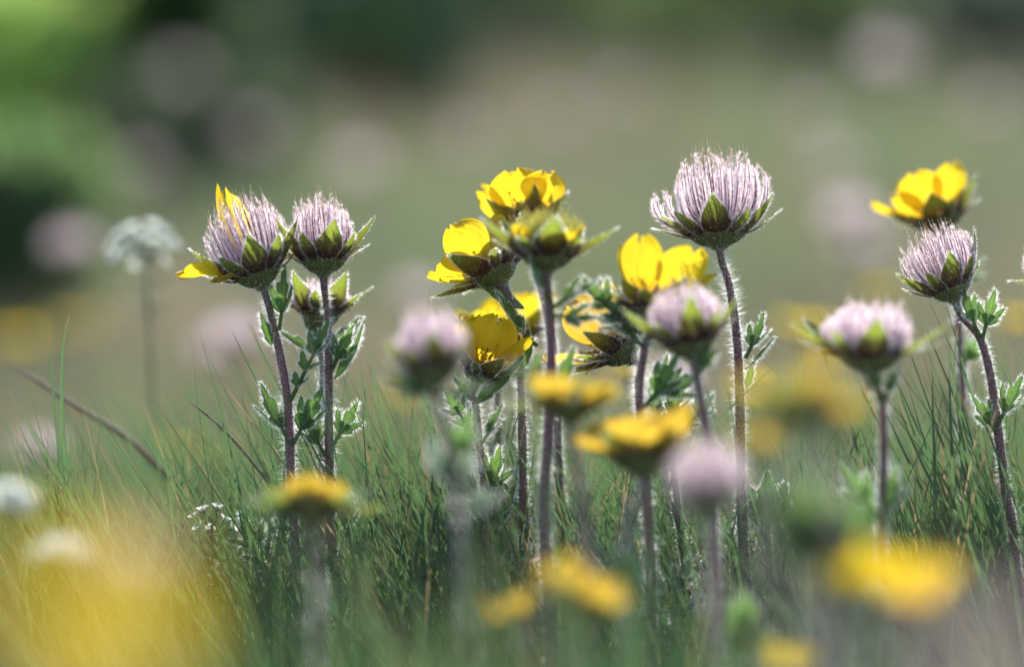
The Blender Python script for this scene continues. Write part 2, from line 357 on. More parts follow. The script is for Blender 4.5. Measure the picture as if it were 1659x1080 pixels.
def calyx(rt, o, fr, S, rng, hq, sep_len=.013, sep_w=.0098, el=(.6, 1.0), cup_r=.0065, cup_h=.0050, rot=0.0, small=.6, n=5, sep_mat=None, jit=.15):
    a, b, z = fr; mb = MB()
    prof = [(.0016, -.0012), (.0026, -.0002), (.0048, .0006), (.0066, .0019), (.0075, .0036), (.0077, .0052), (.006, .0058), (.001, .0060)]
    prof = [(r * cup_r / .0075 * S, h * cup_h / .0055 * S) for r, h in prof]; prof[0] = (.0015 * S ** .5, prof[0][1])
    ns = 28; an = np.linspace(0, 6.2832, ns, endpoint=False); R = A(*[p[0] for p in prof]); H = A(*[p[1] for p in prof])
    lob = 1 + .06 * np.cos(5 * (an - rot))
    rad = np.cos(an)[:, None] * a + np.sin(an)[:, None] * b
    v = o + rad[None] * (R[:, None] * np.where(R > .003, lob[None].T, 1).T[:, :] if False else R[:, None] * lob[None])[..., None] + z * H[:, None, None]
    at = np.zeros((len(R), ns, 3)); at[..., 0] = (np.abs((an * 5 / 6.2832) % 1 - .5) * 2)[None]; at[..., 1] = (np.arange(len(R)) / len(R))[:, None]
    i, j = np.meshgrid(np.arange(len(R) - 1), np.arange(ns), indexing='ij'); j2 = (j + 1) % ns
    mb.add(v, at, np.stack([i * ns + j, i * ns + j2, (i + 1) * ns + j2, (i + 1) * ns + j], -1).reshape(-1, 4), 0)
    cnt = int(420 * S * hq)
    if cnt:
        i = rng.integers(0, 5, cnt); j = rng.integers(0, ns, cnt); f = rng.uniform(0, 1, (cnt, 1)); p = v[i, j] * (1 - f) + v[i + 1, j] * f
        hairs(mb, p, rad[j] * .8 - z * .5 + rng.normal(0, .35, (cnt, 3)), .0014 * rng.uniform(.5, 1.3, cnt), .00008, 1, rng)
    mb.build('calyx', [M_CUP, M_HAIR], rt)
    for k in range(2 * n):
        big = k % 2 == 0; th = rot + k * math.pi / n + rng.normal(0, .06); rd = math.cos(th) * a + math.sin(th) * b
        mb = MB(); s = S * (1 if big else small) * rng.uniform(.9, 1.1); l = sep_len * s; w = (sep_w if big else sep_w * .62) * s
        rr = cup_r * (.86 if big else .99) * S; hh = cup_h * (.40 if big else .50) * S
        e = el if big else (el[0] - .15, el[1] - .2)
        blade(mb, o + rd * rr + z * hh, rd, z, l, w, e[0] + rng.normal(0, jit * .5), e[1] + rng.normal(0, jit), w_sepal if big else w_narrow, rng, n=12, m=6, cup=.45 if big else .3, ruf=.012,
              hmat=1, hedge=l * 1000 * 18 * hq, hsurf=l * 1000 * 6 * hq, hl=.0010)
        mb.build('sepal', [sep_mat or M_SEPAL, M_HAIR], rt)

def plume(rt, o, fr, S, rng, hq, Rt=.0155, H=.026, n=70, young=False, lean=0.0, r0=.0045, z0=.0045, hair=1.0, flare=0.0, fill=420):
    a, b, z = fr; mb = MB(); n = int(n); clump = rng.normal(0, .00055, (12, 3)); hb = []; hd = []; hl = []
    for k in range(n):
        rho = math.sqrt((k + .5) / n); th = k * 2.39996 + rng.normal(0, .12)
        rd = math.cos(th) * a + math.sin(th) * b
        rt_ = Rt * S * rho * rng.uniform(.93, 1.05); h = H * S * (1 - .34 * rho ** 3.0) * rng.uniform(.93, 1.05)
        if flare and rho > .72 and rd[0] < -.45: rt_ *= 1 + flare; h *= .82
        b0 = o + rd * r0 * S * min(1, rho * 1.15) + z * (z0 + .002 * (1 - rho)) * S
        tip = o + rd * rt_ * .97 + z * h + a * lean * S * h
        tr = rd * (rt_ * 1.12) + z * (h * .36)
        t = np.linspace(0, 1, 15)[:, None]
        c1 = o + tr
        path = (1 - t) ** 2 * b0 + 2 * t * (1 - t) * c1 + t * t * tip
        wob = rng.normal(0, .0011 if rng.uniform() < .08 else .0003, 3) * S; path = path + (t ** 2) * clump[int((th * 1.9 + rho * 3) % 12)] * S; path = path + np.sin(t * 3.1) * wob
        hk = rng.normal(0, 1, 3) * .0016 * S; q = np.clip((t - .86) / .14, 0, 1); path = path + np.sin(q * 2.6) * hk * q
        rad = np.interp(t[:, 0], [0, .5, .8, 1], [.00025, .00022, .00013, .00004])
        tube(mb, path, rad, 5, 0)
        cnt = int(fill * hair * (.35 + .65 * (rho > .5)) * max(hq, .55))
        if cnt:
            u = rng.uniform(.02, .93, cnt) * 14; i = u.astype(int); f = (u - i)[:, None]; p = path[i] * (1 - f) + path[np.minimum(i + 1, 14)] * f
            tan = nrm(path[np.minimum(i + 1, 14)] - path[i]); aa, bb = perp(tan); ph = rng.uniform(0, 6.283, (cnt, 1))
            hb.append(p); hd.append((np.cos(ph) * aa + np.sin(ph) * bb) * .75 + tan * 1.25 + rng.normal(0, .06, (cnt, 3)))
            hl.append(0.0026 * S * rng.uniform(.6, 1.15, cnt) * np.interp(u / 14, [0, .7, .93], [1, .95, .4]))
    if hb: hairs(mb, np.concatenate(hb), np.concatenate(hd), np.concatenate(hl), .00007 if hq > .7 else .00015, 1, rng, .08)
    return mb.build('feathery_plume', [M_STYLEY if young else M_STYLE, M_PLUMEY if young else M_PLUME], rt)

def stamens(rt, o, fr, S, rng, n=60, r=(.0055, .0085), z0=.0048, l=.004, out=.6, name='stamens', young=False):
    a, b, z = fr; mb = MB()
    for k in range(n):
        th = rng.uniform(0, 6.283); rd = math.cos(th) * a + math.sin(th) * b; rr = rng.uniform(*r) * S
        p = o + rd * rr * .8 + z * z0 * S; d = nrm(rd * out * rng.uniform(.2, 1.4) + z * rng.uniform(.5, 1) + rng.normal(0, .25, 3)); ll = l * S * rng.uniform(.6, 1.2)
        q = p + d * ll; path = np.array([p, (p + q) / 2 + rng.normal(0, .0004, 3) * S, q, q + d * .0005 * S, q + d * .001 * S])
        tube(mb, path, A(.00016, .00013, .00013, .0004, .0001) * S, 5, 0)
    return mb.build(name, [M_STAMEN], rt)

def petal(rt, o, fr, S, rng, th, L=.015, Wd=.016, e=(.5, 1.1), ruf=.04, old=False, r0=.0055, z0=.0045, cup=.25, n=16, m=14, twist=0, jit=0.0):
    e = (e[0] + rng.normal(0, jit), e[1] + rng.normal(0, jit)); L *= 1 + rng.normal(0, jit * .4); Wd *= 1 + rng.normal(0, jit * .4); th += rng.normal(0, jit * .5)
    a, b, z = fr; rd = math.cos(th) * a + math.sin(th) * b; mb = MB()
    blade(mb, o + rd * r0 * S + z * z0 * S, rd, z, L * S, Wd * S, e[0], e[1], w_petal, rng, n=n, m=m, cup=cup, ruf=ruf, notch=.1, twist=twist)
    return mb.build('petal', [M_PETALO if old else M_PETAL], rt)

def ground_pt(pts):
    p = pts[-1].copy(); q = pts[-2]; d = p - q; g = float(gz(p[0], p[1])) - .004
    if p[2] > g + .003:
        t = (p[2] - g) / max(1e-4, abs(d[2])); p2 = A(p[0] + d[0] * t * .5, p[1] + d[1] * t * .5, g)
        pts = list(pts) + [p2]
    return pts
PLUMED, YELLOW = 'feathery pink seed heads on hairy purple stems', 'yellow five petalled flowers on hairy stems'

def plant(kind, label, pix, axis, dd=0.0, tilt=.2, S=1.0, hq=1.0, r=.0014, seed=0, roll=0.0, leaves=(), cal={}, plu={}, petals=(), st=None, cat=None, stemmat=None, name=None):
    """pix: stem points in the photograph from head down; dd: metres behind the sharp plane; axis: head direction in the picture"""
    rng = np.random.default_rng(seed + 11)
    pts = [P(q[0], q[1], q[2] if len(q) > 2 else dd) for q in pix]; pts = ground_pt(pts)
    g = pts[-1]
    seedk = kind in ('seed', 'young')
    rt = root(name or ('plumed_seed_head' if kind == 'seed' else 'yellow_flower'), g, label, cat or ('seed head' if kind == 'seed' else 'flower'), PLUMED if kind == 'seed' else YELLOW)
    ax = nrm(A(axis[0], tilt, -axis[1]) * A(1, math.hypot(*axis), 1)); fr = axis_frame(ax, roll); o = pts[0]
    pts = [o - ax * .0003] + ([o - ax * .004] if len(pts) > 1 else []) + pts[1:]
    make_stem(rt, pts, r, hq, rng, stemmat)
    ck = dict(rot=.3); ck.update(cal); calyx(rt, o, fr, S, rng, hq, **ck)
    if seedk:
        plume(rt, o, fr, S, rng, hq, young=kind == 'young', **plu)
        stamens(rt, o, fr, S, rng, n=int(20 + 60 * hq))
    else:
        stamens(rt, o, fr, S, rng, n=int(20 + 60 * hq), r=(.001, .006), l=.0055, out=.5)
    for k in petals: petal(rt, o, fr, S, rng, **k)
    for (px, py, dx, dy, L, kd) in leaves:
        make_leaf(rt, P(px, py, dd - .001), A(dx, rng.uniform(-.35, .25) * math.hypot(dx, dy), -dy), L, rng, kd, hq=hq)
    return rt
PI = math.pi
def ring(cnt=5, **k):
    off = k.pop('off', 0); k.setdefault('jit', .3 if k.get('old') else .16); return [dict(th=off + i * 2 * PI / cnt, **k) for i in range(cnt)]

# ------------------------------------------------------------------ ground and grass
def terrain():
    ys = np.concatenate([np.linspace(-3, .4, 18), np.linspace(.5, 3, 80), np.linspace(3.1, 12, 90), np.linspace(13, 160, 60)])
    xs = np.concatenate([np.linspace(-90, -4, 24), np.linspace(-3.5, 3.5, 120), np.linspace(4, 90, 24)])
    X, Y = np.meshgrid(xs, ys); Z = gz(X, Y); Z = Z + np.where(Y > 3, .03 * np.sin(X * 2.1 + Y) * np.minimum(1, (Y - 3) / 3), 0)
    v = np.stack([X, Y, Z], -1); n, m = X.shape; i, j = np.meshgrid(np.arange(n - 1), np.arange(m - 1), indexing='ij')
    mb = MB(); mb.add(v, np.zeros((n, m, 3)), np.stack([i * m + j, i * m + j + 1, (i + 1) * m + j + 1, (i + 1) * m + j], -1).reshape(-1, 4))
    o = mb.build('ground', [M_SOIL]); o['kind'] = 'structure'; o['label'] = 'mossy meadow ground rising behind the flowers'
terrain()

def grass(name, label, x, y, h, w, lean, mat, rng, curve=.5, seg=7, vfold=True, rnd=None):
    n = len(x); base = np.stack([x, y, gz(x, y) - .003], -1)
    th = rng.uniform(0, 6.283, n); ld = np.stack([lean[0], lean[1], np.zeros(n)], -1)
    t = np.linspace(0, 1, seg + 1)
    cur = (t[None] ** (1 + curve))[..., None]
    up = A(0, 0, 1)
    hh = h / np.sqrt(1 + (lean ** 2).sum(0) * .6)
    c = base[:, None] + up * (t[None] * hh[:, None])[..., None] + ld[:, None] * hh[:, None, None] * cur
    wob = rng.normal(0, .04, (n, 2)); c[..., 0] += wob[:, :1] * hh[:, None] * np.sin(t * 3.1)[None]; 
    sd = np.stack([np.cos(th), np.sin(th) * .6, np.zeros(n)], -1)[:, None]; nr = np.stack([-np.sin(th), np.cos(th), np.zeros(n)], -1)[:, None]
    ww = (w[:, None] * np.maximum(.06, (1 - t ** 2.2))[None] / 2)[..., None]
    if vfold: V = np.stack([c - sd * ww, c + nr * ww * .7, c + sd * ww], 2); K = 3
    else: V = np.stack([c - sd * ww, c + sd * ww], 2); K = 2
    at = np.zeros(V.shape); at[..., 1] = t[None, :, None]; at[..., 2] = (rng.uniform(0, 1, n) if rnd is None else rnd)[:, None, None]
    i, s, k = np.meshgrid(np.arange(n), np.arange(seg), np.arange(K - 1), indexing='ij'); B = i * (seg + 1) * K + s * K + k
    mb = MB(); mb.add(V, at, np.stack([B, B + 1, B + K + 1, B + K], -1).reshape(-1, 4))
    o = mb.build(name, [mat]); o['kind'] = 'stuff'; o['label'] = label; o['category'] = 'grass'; return o

r = np.random.default_rng(3)
def tufts(n, y0, y1, spread, per, margin=1.15):
    m = n // per; cy = r.uniform(y0, y1, m); cx = r.uniform(-.5, .5, m) * W * cy / FOCUS * margin
    x = np.repeat(cx, per) + r.normal(0, spread, m * per); y = np.repeat(cy, per) + r.normal(0, spread, m * per)
    lx = np.repeat(r.normal(-.30, .32, m), per) + r.normal(0, .16, m * per); ly = r.normal(0, .2, m * per)
    return x, y, np.stack([lx, ly])
x, y, ln = tufts(4200, 1.36, 1.80, .010, 6)
h = r.gamma(16, 1 / 16, len(x)) * .079 * np.where(r.uniform(size=len(x)) < .12, 1.3, 1)
h = np.where(y < 1.385, np.minimum(h, .080), np.minimum(h * 1.12, .108))
# the tuft in the left half of the picture stands taller
h *= np.interp(x, [-.15, -.11, -.05, .02, .06, .15], [.82, .95, 1.10, 1.02, .98, 1.12])
grass('grass', 'thin green grass blades standing among the sharp flower stems', x, y, h, r.uniform(.0008, .0015, len(x)), ln, M_GRASS, r, curve=.3)
n_ = 2300; x = r.uniform(-.18, .18, n_); y = r.uniform(1.388, 1.47, n_); ln = np.stack([np.where(r.uniform(size=n_) < .72, r.normal(-.42, .2, n_), r.normal(.15, .3, n_)), r.normal(0, .12, n_)])
h = (.062 + .062 * r.beta(1.6, 2.2, n_)) * np.interp(x, [-.15, -.11, -.05, .02, .06, .15], [.80, .98, 1.12, 1.05, 1.06, 1.20])
grass('long_grass', 'long sharp edged grass blades leaning left around the sharp stems', x, y, h, r.uniform(.0007, .0018, n_), ln, M_GRASS, r, curve=.25)
x, y, ln = tufts(1500, .85, 1.33, .015, 8)
h = r.gamma(14, 1 / 14, len(x)) * .056
grass('foreground_grass', 'blurred grass along the bottom edge of the picture', x, y, h, r.uniform(.0008, .0015, len(x)), ln, M_GRASS, r)
x, y, ln = tufts(9000, 1.74, 3.0, .02, 12, 1.3)
grass('meadow_grass', 'soft blurred grass and dry stalks just behind the flowers', x, y, r.gamma(10, .1, len(x)) * .055, r.uniform(.001, .002, len(x)), ln, M_GRASSF, r, seg=5)
x, y, ln = tufts(26000, 3.0, 9.5, .05, 16, 1.4)
grass('hillside_grass', 'pale green and brown meadow on the slope far behind', x, y, r.gamma(8, .125, len(x)) * .07, r.uniform(.002, .005, len(x)), ln, M_GRASSF, r, seg=4, vfold=False)

n_ = 16000; x = r.uniform(-1.1, 1.1, n_); y = r.uniform(.5, 3.2, n_); k_ = np.abs(x) > .5 * W * y / FOCUS * 1.14; x, y = x[k_], y[k_]; n_ = len(x)
grass('surrounding_grass', 'grass on both sides of the flowers, outside the picture', x, y, r.gamma(12, 1 / 12, n_) * .065, r.uniform(.001, .002, n_), np.stack([r.normal(-.3, .3, n_), r.normal(0, .2, n_)]), M_GRASS, r, seg=5, vfold=False)

# ------------------------------------------------------------------ the sharp seed heads
plant('seed', 'seed head leaning left with two leftover yellow petals, leftmost of the sharp pair', [(425, 462), (444, 530), (465, 640), (471, 760), (478, 880), (484, 1000)],
      (-.34, -1), tilt=.12, S=.96, seed=1, cal=dict(sep_len=.0165, sep_w=.0098, el=(.55, 1.1), rot=.95, cup_r=.0066, cup_h=.0062, small=.75),
      plu=dict(Rt=.0118, H=.0285, z0=.005), petals=[dict(th=PI * 1.02, L=.0175, Wd=.011, e=(.30, .42), ruf=.09, cup=.5), dict(th=PI * .60, L=.0265, Wd=.0085, e=(1.25, 1.75), ruf=.10, cup=.6), dict(th=PI*1.15, L=.009, Wd=.008, e=(-.1, .2), old=True, ruf=.08)],
      leaves=[(452, 535, .15, -1, .018, 'tri'), (440, 560, -.35, -.9, .010, 'one'), (470, 650, .5, -1, .022, 'pin'), (470, 720, -.45, -.9, .019, 'tri'), (474, 720, .5, -.9, .018, 'tri')])
plant('seed', 'upright seed head with long pointed sepals, right one of the sharp pair at left', [(524, 442), (532, 540), (533, 700), (536, 850), (546, 960), (562, 1065)],
      (-.06, -1), tilt=.14, dd=.004, S=.94, seed=2, cal=dict(sep_len=.0165, sep_w=.0098, el=(.65, 1.1), rot=1.15, cup_r=.0066, cup_h=.0062),
      plu=dict(Rt=.0098, H=.0250, z0=.005, n=60), leaves=[(537, 600, .5, -1, .014, 'tri'), (541, 615, .55, -.8, .018, 'one'), (540, 720, .4, -.7, .014, 'tri'), (528, 740, -.5, -.9, .016, 'tri'), (545, 860, .4, -1, .012, 'one')])
plant('seed', 'small half hidden seed head just below the upright one of the left pair', [(518, 532), (522, 600), (521, 700), (520, 850), (522, 1000)],
      (.04, -1), tilt=.1, dd=.02, S=.9, seed=3, cal=dict(sep_len=.0155, sep_w=.0098, el=(.75, 1.0), rot=.2, cup_r=.006, cup_h=.008, small=.7), r=.0011,
      plu=dict(Rt=.0095, H=.0165, z0=.007, n=50), leaves=[(520, 575, -.9, -.45, .014, 'one'), (524, 570, .8, -.6, .014, 'one'), (530, 600, .7, -1, .018, 'tri'), (515, 560, -.2, -.4, .012, 'one')])
plant('seed', 'tallest and widest open seed head, silky lilac plume on a long bare stem', [(1166, 398), (1181, 460), (1192, 530), (1198, 620), (1200, 760), (1204, 880), (1210, 1000)],
      (-.10, -1), tilt=.10, S=1.05, seed=4, r=.0015, cal=dict(sep_len=.0150, sep_w=.0088, el=(.42, 1.0), rot=.85, cup_r=.0076, cup_h=.0052, small=.78),
      plu=dict(Rt=.0148, H=.0268, n=84, flare=.16, r0=.006, z0=.0048), leaves=[(1208, 580, .5, -1, .014, 'tri'), (1206, 600, .9, -.9, .013, 'one'), (1209, 630, .2, -.8, .008, 'one')])
plant('seed', 'seed head nodding left with a green leaf under it, at the far right', [(1546, 484), (1560, 515), (1588, 548), (1605, 610), (1616, 690), (1630, 800), (1644, 890)],
      (-.38, -1), tilt=.12, S=.86, seed=5, r=.0014, cal=dict(sep_len=.0170, sep_w=.0098, el=(.6, 1.1), rot=1.1, cup_r=.0066, cup_h=.006),
      plu=dict(Rt=.0122, H=.0262, z0=.005), leaves=[(1588, 546, -.5, -1.1, .016, 'tri'), (1592, 548, .25, -1, .014, 'tri'), (1615, 690, .5, -1, .016, 'tri'), (1614, 700, -.5, -.7, .013, 'tri')])
plant('seed', 'seed head cut off by the right edge of the picture', [(1734, 470), (1736, 600), (1725, 800)], (-.2, -1), tilt=.1, S=.9, seed=6, dd=.01,
      cal=dict(sep_len=.015, el=(.3, .6)), plu=dict(Rt=.013, H=.022), leaves=[(1700, 730, -.6, -.8, .014, 'tri')])

# ------------------------------------------------------------------ the central yellow group
plant('young', 'young yellow flower opening upwards between long green sepals, on the thickest central stem', [(886, 436), (892, 520), (893, 600), (889, 700), (882, 800), (884, 900), (892, 1010)],
      (.0, -1), tilt=.05, dd=-.045, S=1.0, seed=10, hq=.8, r=.0017, cal=dict(sep_len=.0155, sep_w=.0098, el=(.55, .85), rot=1.05, cup_r=.0070, cup_h=.006),
      plu=dict(Rt=.0085, H=.0175, n=80, hair=1, z0=.005), petals=ring(5, off=.0, L=.0085, Wd=.009, e=(.75, .95), ruf=.05),
      leaves=[(893, 500, .75, -.5, .016, 'tri'), (893, 490, -.5, -.9, .016, 'tri'), (895, 510, .9, .1, .014, 'tri'), (900, 640, .35, -.9, .015, 'one')])
plant('flower', 'broad bright yellow flower seen from behind, topmost of the central group', [(862, 380), (868, 430), (884, 500), (900, 600), (905, 760), (915, 920)],
      (-.22, -1), tilt=.35, dd=.028, S=1.0, seed=11, hq=.8, cal=dict(sep_len=.011, el=(.7, 1.1), rot=1.3, cup_r=.0055, cup_h=.004),
      petals=ring(6, off=.25, L=.0138, Wd=.0155, e=(.8, 1.35), ruf=.06))
plant('flower', 'yellow flower tipped to the left with crumpled petals, left of the central group', [(812, 458), (832, 520), (842, 590), (846, 700), (849, 870), (850, 960)],
      (-.6, -1), tilt=.22, dd=.006, S=1.0, seed=12, hq=.9, cal=dict(sep_len=.0155, sep_w=.008, el=(.35, .6), rot=.5, cup_r=.0066, cup_h=.006),
      petals=[dict(th=PI * .95, L=.014, Wd=.012, e=(.3, 1.0), ruf=.06), dict(th=-PI * .6, L=.0150, Wd=.0135, e=(1.0, 1.45), ruf=.10), dict(th=PI * .3, L=.0155, Wd=.0125, e=(1.0, 1.4), ruf=.11), dict(th=PI * .65, L=.0165, Wd=.0135, e=(.9, 1.3), ruf=.11), dict(th=PI * 1.25, L=.013, Wd=.012, e=(.3, .8), ruf=.05)],
      leaves=[(850, 500, -.9, -.45, .016, 'one'), (870, 560, -.8, -.75, .02, 'tri'), (846, 600, .4, -1, .010, 'one')])
plant('flower', 'yellow cup flower with papery veined petals, low beside the central stems', [(772, 618), (770, 650), (776, 710), (784, 780), (790, 880)],
      (.38, -1), tilt=.12, dd=.0, S=1.0, seed=13, hq=1, cal=dict(sep_len=.011, sep_w=.006, el=(.5, .8), rot=.1, cup_r=.0045, cup_h=.003),
      petals=[dict(th=-PI * .5, L=.0175, Wd=.0135, e=(.95, 1.5), ruf=.08, r0=.002, z0=.002), dict(th=-PI * .1, L=.017, Wd=.012, e=(.8, 1.2), ruf=.035, r0=.002, z0=.002), dict(th=PI * .3, L=.0178, Wd=.0135, e=(.9, 1.45), ruf=.07, r0=.002, z0=.002), dict(th=PI * .7, L=.0178, Wd=.0135, e=(.9, 1.45), ruf=.07, r0=.002, z0=.002), dict(th=PI * 1.1, L=.0165, Wd=.013, e=(.8, 1.2), ruf=.035, r0=.002, z0=.002)],
      leaves=[(768, 655, .9, -.75, .019, 'one'), (770, 650, -.4, -.4, .009, 'one'), (776, 720, -.5, -.8, .016, 'pin'), (786, 810, .3, -.8, .017, 'tri'), (784, 830, -.4, -.7, .016, 'tri'), (778, 720, .5, -.7, .013, 'tri')])
plant('flower', 'blurred yellow flower peeping out behind the left central stems', [(842, 560), (850, 640), (852, 760), (850, 900)],
      (-.25, -1), tilt=.05, dd=.07, S=1.0, seed=14, hq=.35, cal=dict(sep_len=.011, el=(.5, .9), rot=.4, cup_r=.007),
      petals=ring(5, off=.35, L=.013, Wd=.014, e=(.35, 1.1), ruf=.04), leaves=[(850, 640, .5, -.9, .018, 'tri')])
plant('flower', 'small yellow bloom behind, lower left edge of the central group', [(800, 560), (806, 650), (810, 800)],
      (-.5, -1), tilt=.1, dd=.06, S=.75, seed=15, hq=.35, cal=dict(sep_len=.010, el=(.4, .8)), petals=ring(5, off=.1, L=.013, Wd=.013, e=(.3, 1.0), ruf=.05))
plant('flower', 'two tall yellow petals and woolly grey leaves, left of the tallest seed head', [(1056, 520), (1045, 560), (1036, 640), (1046, 760), (1054, 900), (1056, 1010)],
      (.12, -1), tilt=.12, dd=-.035, S=1.05, seed=16, hq=.85, cal=dict(sep_len=.012, el=(.5, .9), rot=.2, cup_r=.0065, cup_h=.005),
      petals=[dict(th=PI * 1.30, L=.0165, Wd=.013, e=(1.1, 1.5), ruf=.03), dict(th=-PI * .28, L=.0165, Wd=.0165, e=(.9, 1.2), ruf=.03), dict(th=PI * .8, L=.0165, Wd=.011, e=(1.0, 1.4), ruf=.04), dict(th=PI * .1, L=.014, Wd=.012, e=(.6, 1.0), ruf=.04), dict(th=PI * .45, L=.0155, Wd=.014, e=(.9, 1.3), ruf=.04)],
      leaves=[(1040, 560, -.9, -1.0, .022, 'pin'), (1035, 530, -.5, -.3, .014, 'tri'), (1040, 540, -.8, -.3, .016, 'tri'), (1044, 660, .7, -.9, .018, 'tri'), (1048, 650, .9, -.4, .018, 'tri')])
plant('flower', 'wrinkled yellow flower turned to the left, its petals lying flat on narrow sepals', [(1022, 580), (1032, 620), (1040, 740), (1048, 900)],
      (-.95, -1), tilt=.15, dd=.0, S=1.1, seed=17, hq=1, r=.001, cal=dict(sep_len=.0165, sep_w=.006, el=(.55, .8), rot=.7, cup_r=.0055, cup_h=.006),
      petals=[dict(th=PI * .5, L=.018, Wd=.013, e=(1.1, 1.2), ruf=.07), dict(th=PI, L=.015, Wd=.013, e=(.6, 1.0), ruf=.08), dict(th=PI * 1.45, L=.016, Wd=.012, e=(.9, 1.3), ruf=.07, old=True), dict(th=PI * .1, L=.015, Wd=.010, e=(1.1, 1.45), ruf=.06, old=True)],
      leaves=[(1062, 640, .3, -1, .012, 'tri'), (1075, 690, .5, -.9, .014, 'tri')])
plant('seed', 'blurred seed head with a dark upright sepal, in front of the two yellow petals', [(1122, 576), (1134, 640), (1150, 740), (1158, 900), (1165, 1070)],
      (-.18, -1), tilt=.1, dd=-.07, S=.95, seed=18, hq=.5, cal=dict(sep_len=.018, sep_w=.009, el=(.6, 1.0), rot=1.0, cup_r=.0066, cup_h=.006),
      plu=dict(Rt=.0100, H=.0215, n=60, z0=.004), leaves=[(1130, 620, .2, -.9, .014, 'tri')])
plant('flower', 'loose yellow flower with a leafy calyx, high behind the far right seed head', [(1528, 372), (1545, 430), (1556, 560), (1562, 720)],
      (-.3, -1), tilt=.1, dd=.075, S=1.0, seed=19, hq=.4, cal=dict(sep_len=.013, el=(.5, .9), rot=.8, cup_r=.007),
      petals=[dict(th=PI * .98, L=.0155, Wd=.014, e=(.25, 1.0), ruf=.04), dict(th=-PI * .82, L=.012, Wd=.013, e=(.5, 1.2), ruf=.04), dict(th=-PI * .62, L=.0145, Wd=.013, e=(.85, 1.3), ruf=.04), dict(th=-PI * .3, L=.0145, Wd=.014, e=(.8, 1.3), ruf=.04), dict(th=PI * .6, L=.0155, Wd=.014, e=(.9, 1.3), ruf=.04), dict(th=PI * .25, L=.0155, Wd=.013, e=(.9, 1.35), ruf=.04)],
      leaves=[(1556, 470, .6, -.7, .012, 'tri'), (1556, 600, .5, -.8, .014, 'tri')])

# ------------------------------------------------------------------ soft seed heads and flowers in front of the sharp plane
plant('seed', 'soft grey pink seed head in front, between the left pair and the yellow cup flower', [(703, 622), (722, 690), (740, 800), (752, 940), (768, 1070)],
      (-.1, -1), tilt=.15, dd=-.14, S=.95, seed=20, hq=.4, r=.0013, cal=dict(sep_len=.012, el=(.8, 1.2), rot=1.0, cup_r=.0062, cup_h=.006), plu=dict(Rt=.0092, H=.0225, n=50, z0=.004), leaves=[(715, 645, -1, -.35, .016, 'tri'), (712, 640, .9, -.1, .012, 'tri'), (735, 760, .3, -.9, .016, 'tri')])
plant('seed', 'soft seed head with wide spread green sepals, left of the far right stem', [(1408, 600), (1428, 640), (1432, 740), (1430, 860), (1434, 1000)],
      (.0, -1), tilt=-.02, dd=-.075, S=1.08, seed=21, hq=.6, cal=dict(sep_len=.0185, sep_w=.0095, el=(.40, .85), rot=1.02, cup_r=.0072, cup_h=.006), plu=dict(Rt=.0105, H=.0185, n=60, z0=.006), petals=[dict(th=PI * .9, L=.006, Wd=.008, e=(-.2, 0), old=True)], leaves=[(1425, 650, -.3, -.8, .012, 'tri'), (1428, 655, .5, -.8, .012, 'tri'), (1425, 840, -.6, -.8, .018, 'tri'), (1432, 850, .2, -.9, .016, 'tri')])
plant('young', 'blurred orange yellow flower with green sepals, front of the thick central stem', [(925, 682), (940, 780), (952, 900), (960, 1070)],
      (-.05, -1), tilt=.1, dd=-.15, S=.9, seed=22, hq=.3, cal=dict(sep_len=.015, el=(.2, .6), cup_r=.0065, cup_h=.007), plu=dict(Rt=.0085, H=.0125, n=45), petals=ring(5, off=.1, L=.011, Wd=.012, e=(.55, 1.25), old=True), leaves=[(905, 660, -.9, -.7, .016, 'tri')])
plant('young', 'blurred yellow flower with a brown green cup, centre right below the flat petals', [(1040, 766), (1020, 840), (1010, 940), (1008, 1070)],
      (.02, -1), tilt=.1, dd=-.13, S=1.0, seed=23, hq=.3, cal=dict(sep_len=.011, el=(.5, .9), cup_r=.008, cup_h=.007), plu=dict(Rt=.0085, H=.0125, n=45), petals=ring(6, off=.3, L=.012, Wd=.013, e=(.4, 1.3), old=True, ruf=.11))
plant('seed', 'round mauve seed head, heavily blurred, low in front of the tallest stem', [(1148, 838), (1155, 920), (1160, 1070)],
      (-.05, -1), tilt=.1, dd=-.24, S=.84, seed=24, hq=.35, cal=dict(sep_len=.009, el=(1.0, 1.3), cup_r=.0055, cup_h=.006), plu=dict(Rt=.0100, H=.0240, n=55, z0=.003))
plant('young', 'blurred orange flower with pale leaves, in front of the left pair of stems', [(507, 846), (512, 940), (512, 1075)],
      (.0, -1), tilt=.1, dd=-.15, S=.88, seed=25, hq=.3, cal=dict(sep_len=.015, el=(.1, .5), cup_r=.0065, cup_h=.007), plu=dict(Rt=.0085, H=.0125, n=45), petals=ring(5, off=.5, L=.0085, Wd=.011, e=(.6, 1.3), old=True), leaves=[(505, 840, -1, -.3, .016, 'tri'), (510, 840, 1, -.4, .016, 'tri')])
plant('young', 'blurred golden flower at the bottom middle, right one of two touching', [(925, 1005), (930, 1080)],
      (.35, -1), tilt=.1, dd=-.24, S=.85, seed=26, hq=.2, cal=dict(sep_len=.009, el=(.3, .8)), plu=dict(Rt=.0085, H=.0125, n=45), petals=ring(5, off=.2, L=.011, Wd=.013, e=(.6, 1.2), old=True, ruf=.11))
plant('flower', 'smaller blurred golden flower at the bottom middle, left one of two touching', [(842, 1010), (850, 1080)],
      (-.4, -1), tilt=.1, dd=-.23, S=.5, seed=27, hq=.2, cal=dict(sep_len=.009, el=(.3, .8)), petals=ring(5, off=.2, L=.012, Wd=.013, e=(.55, 1.25), old=True, ruf=.11))
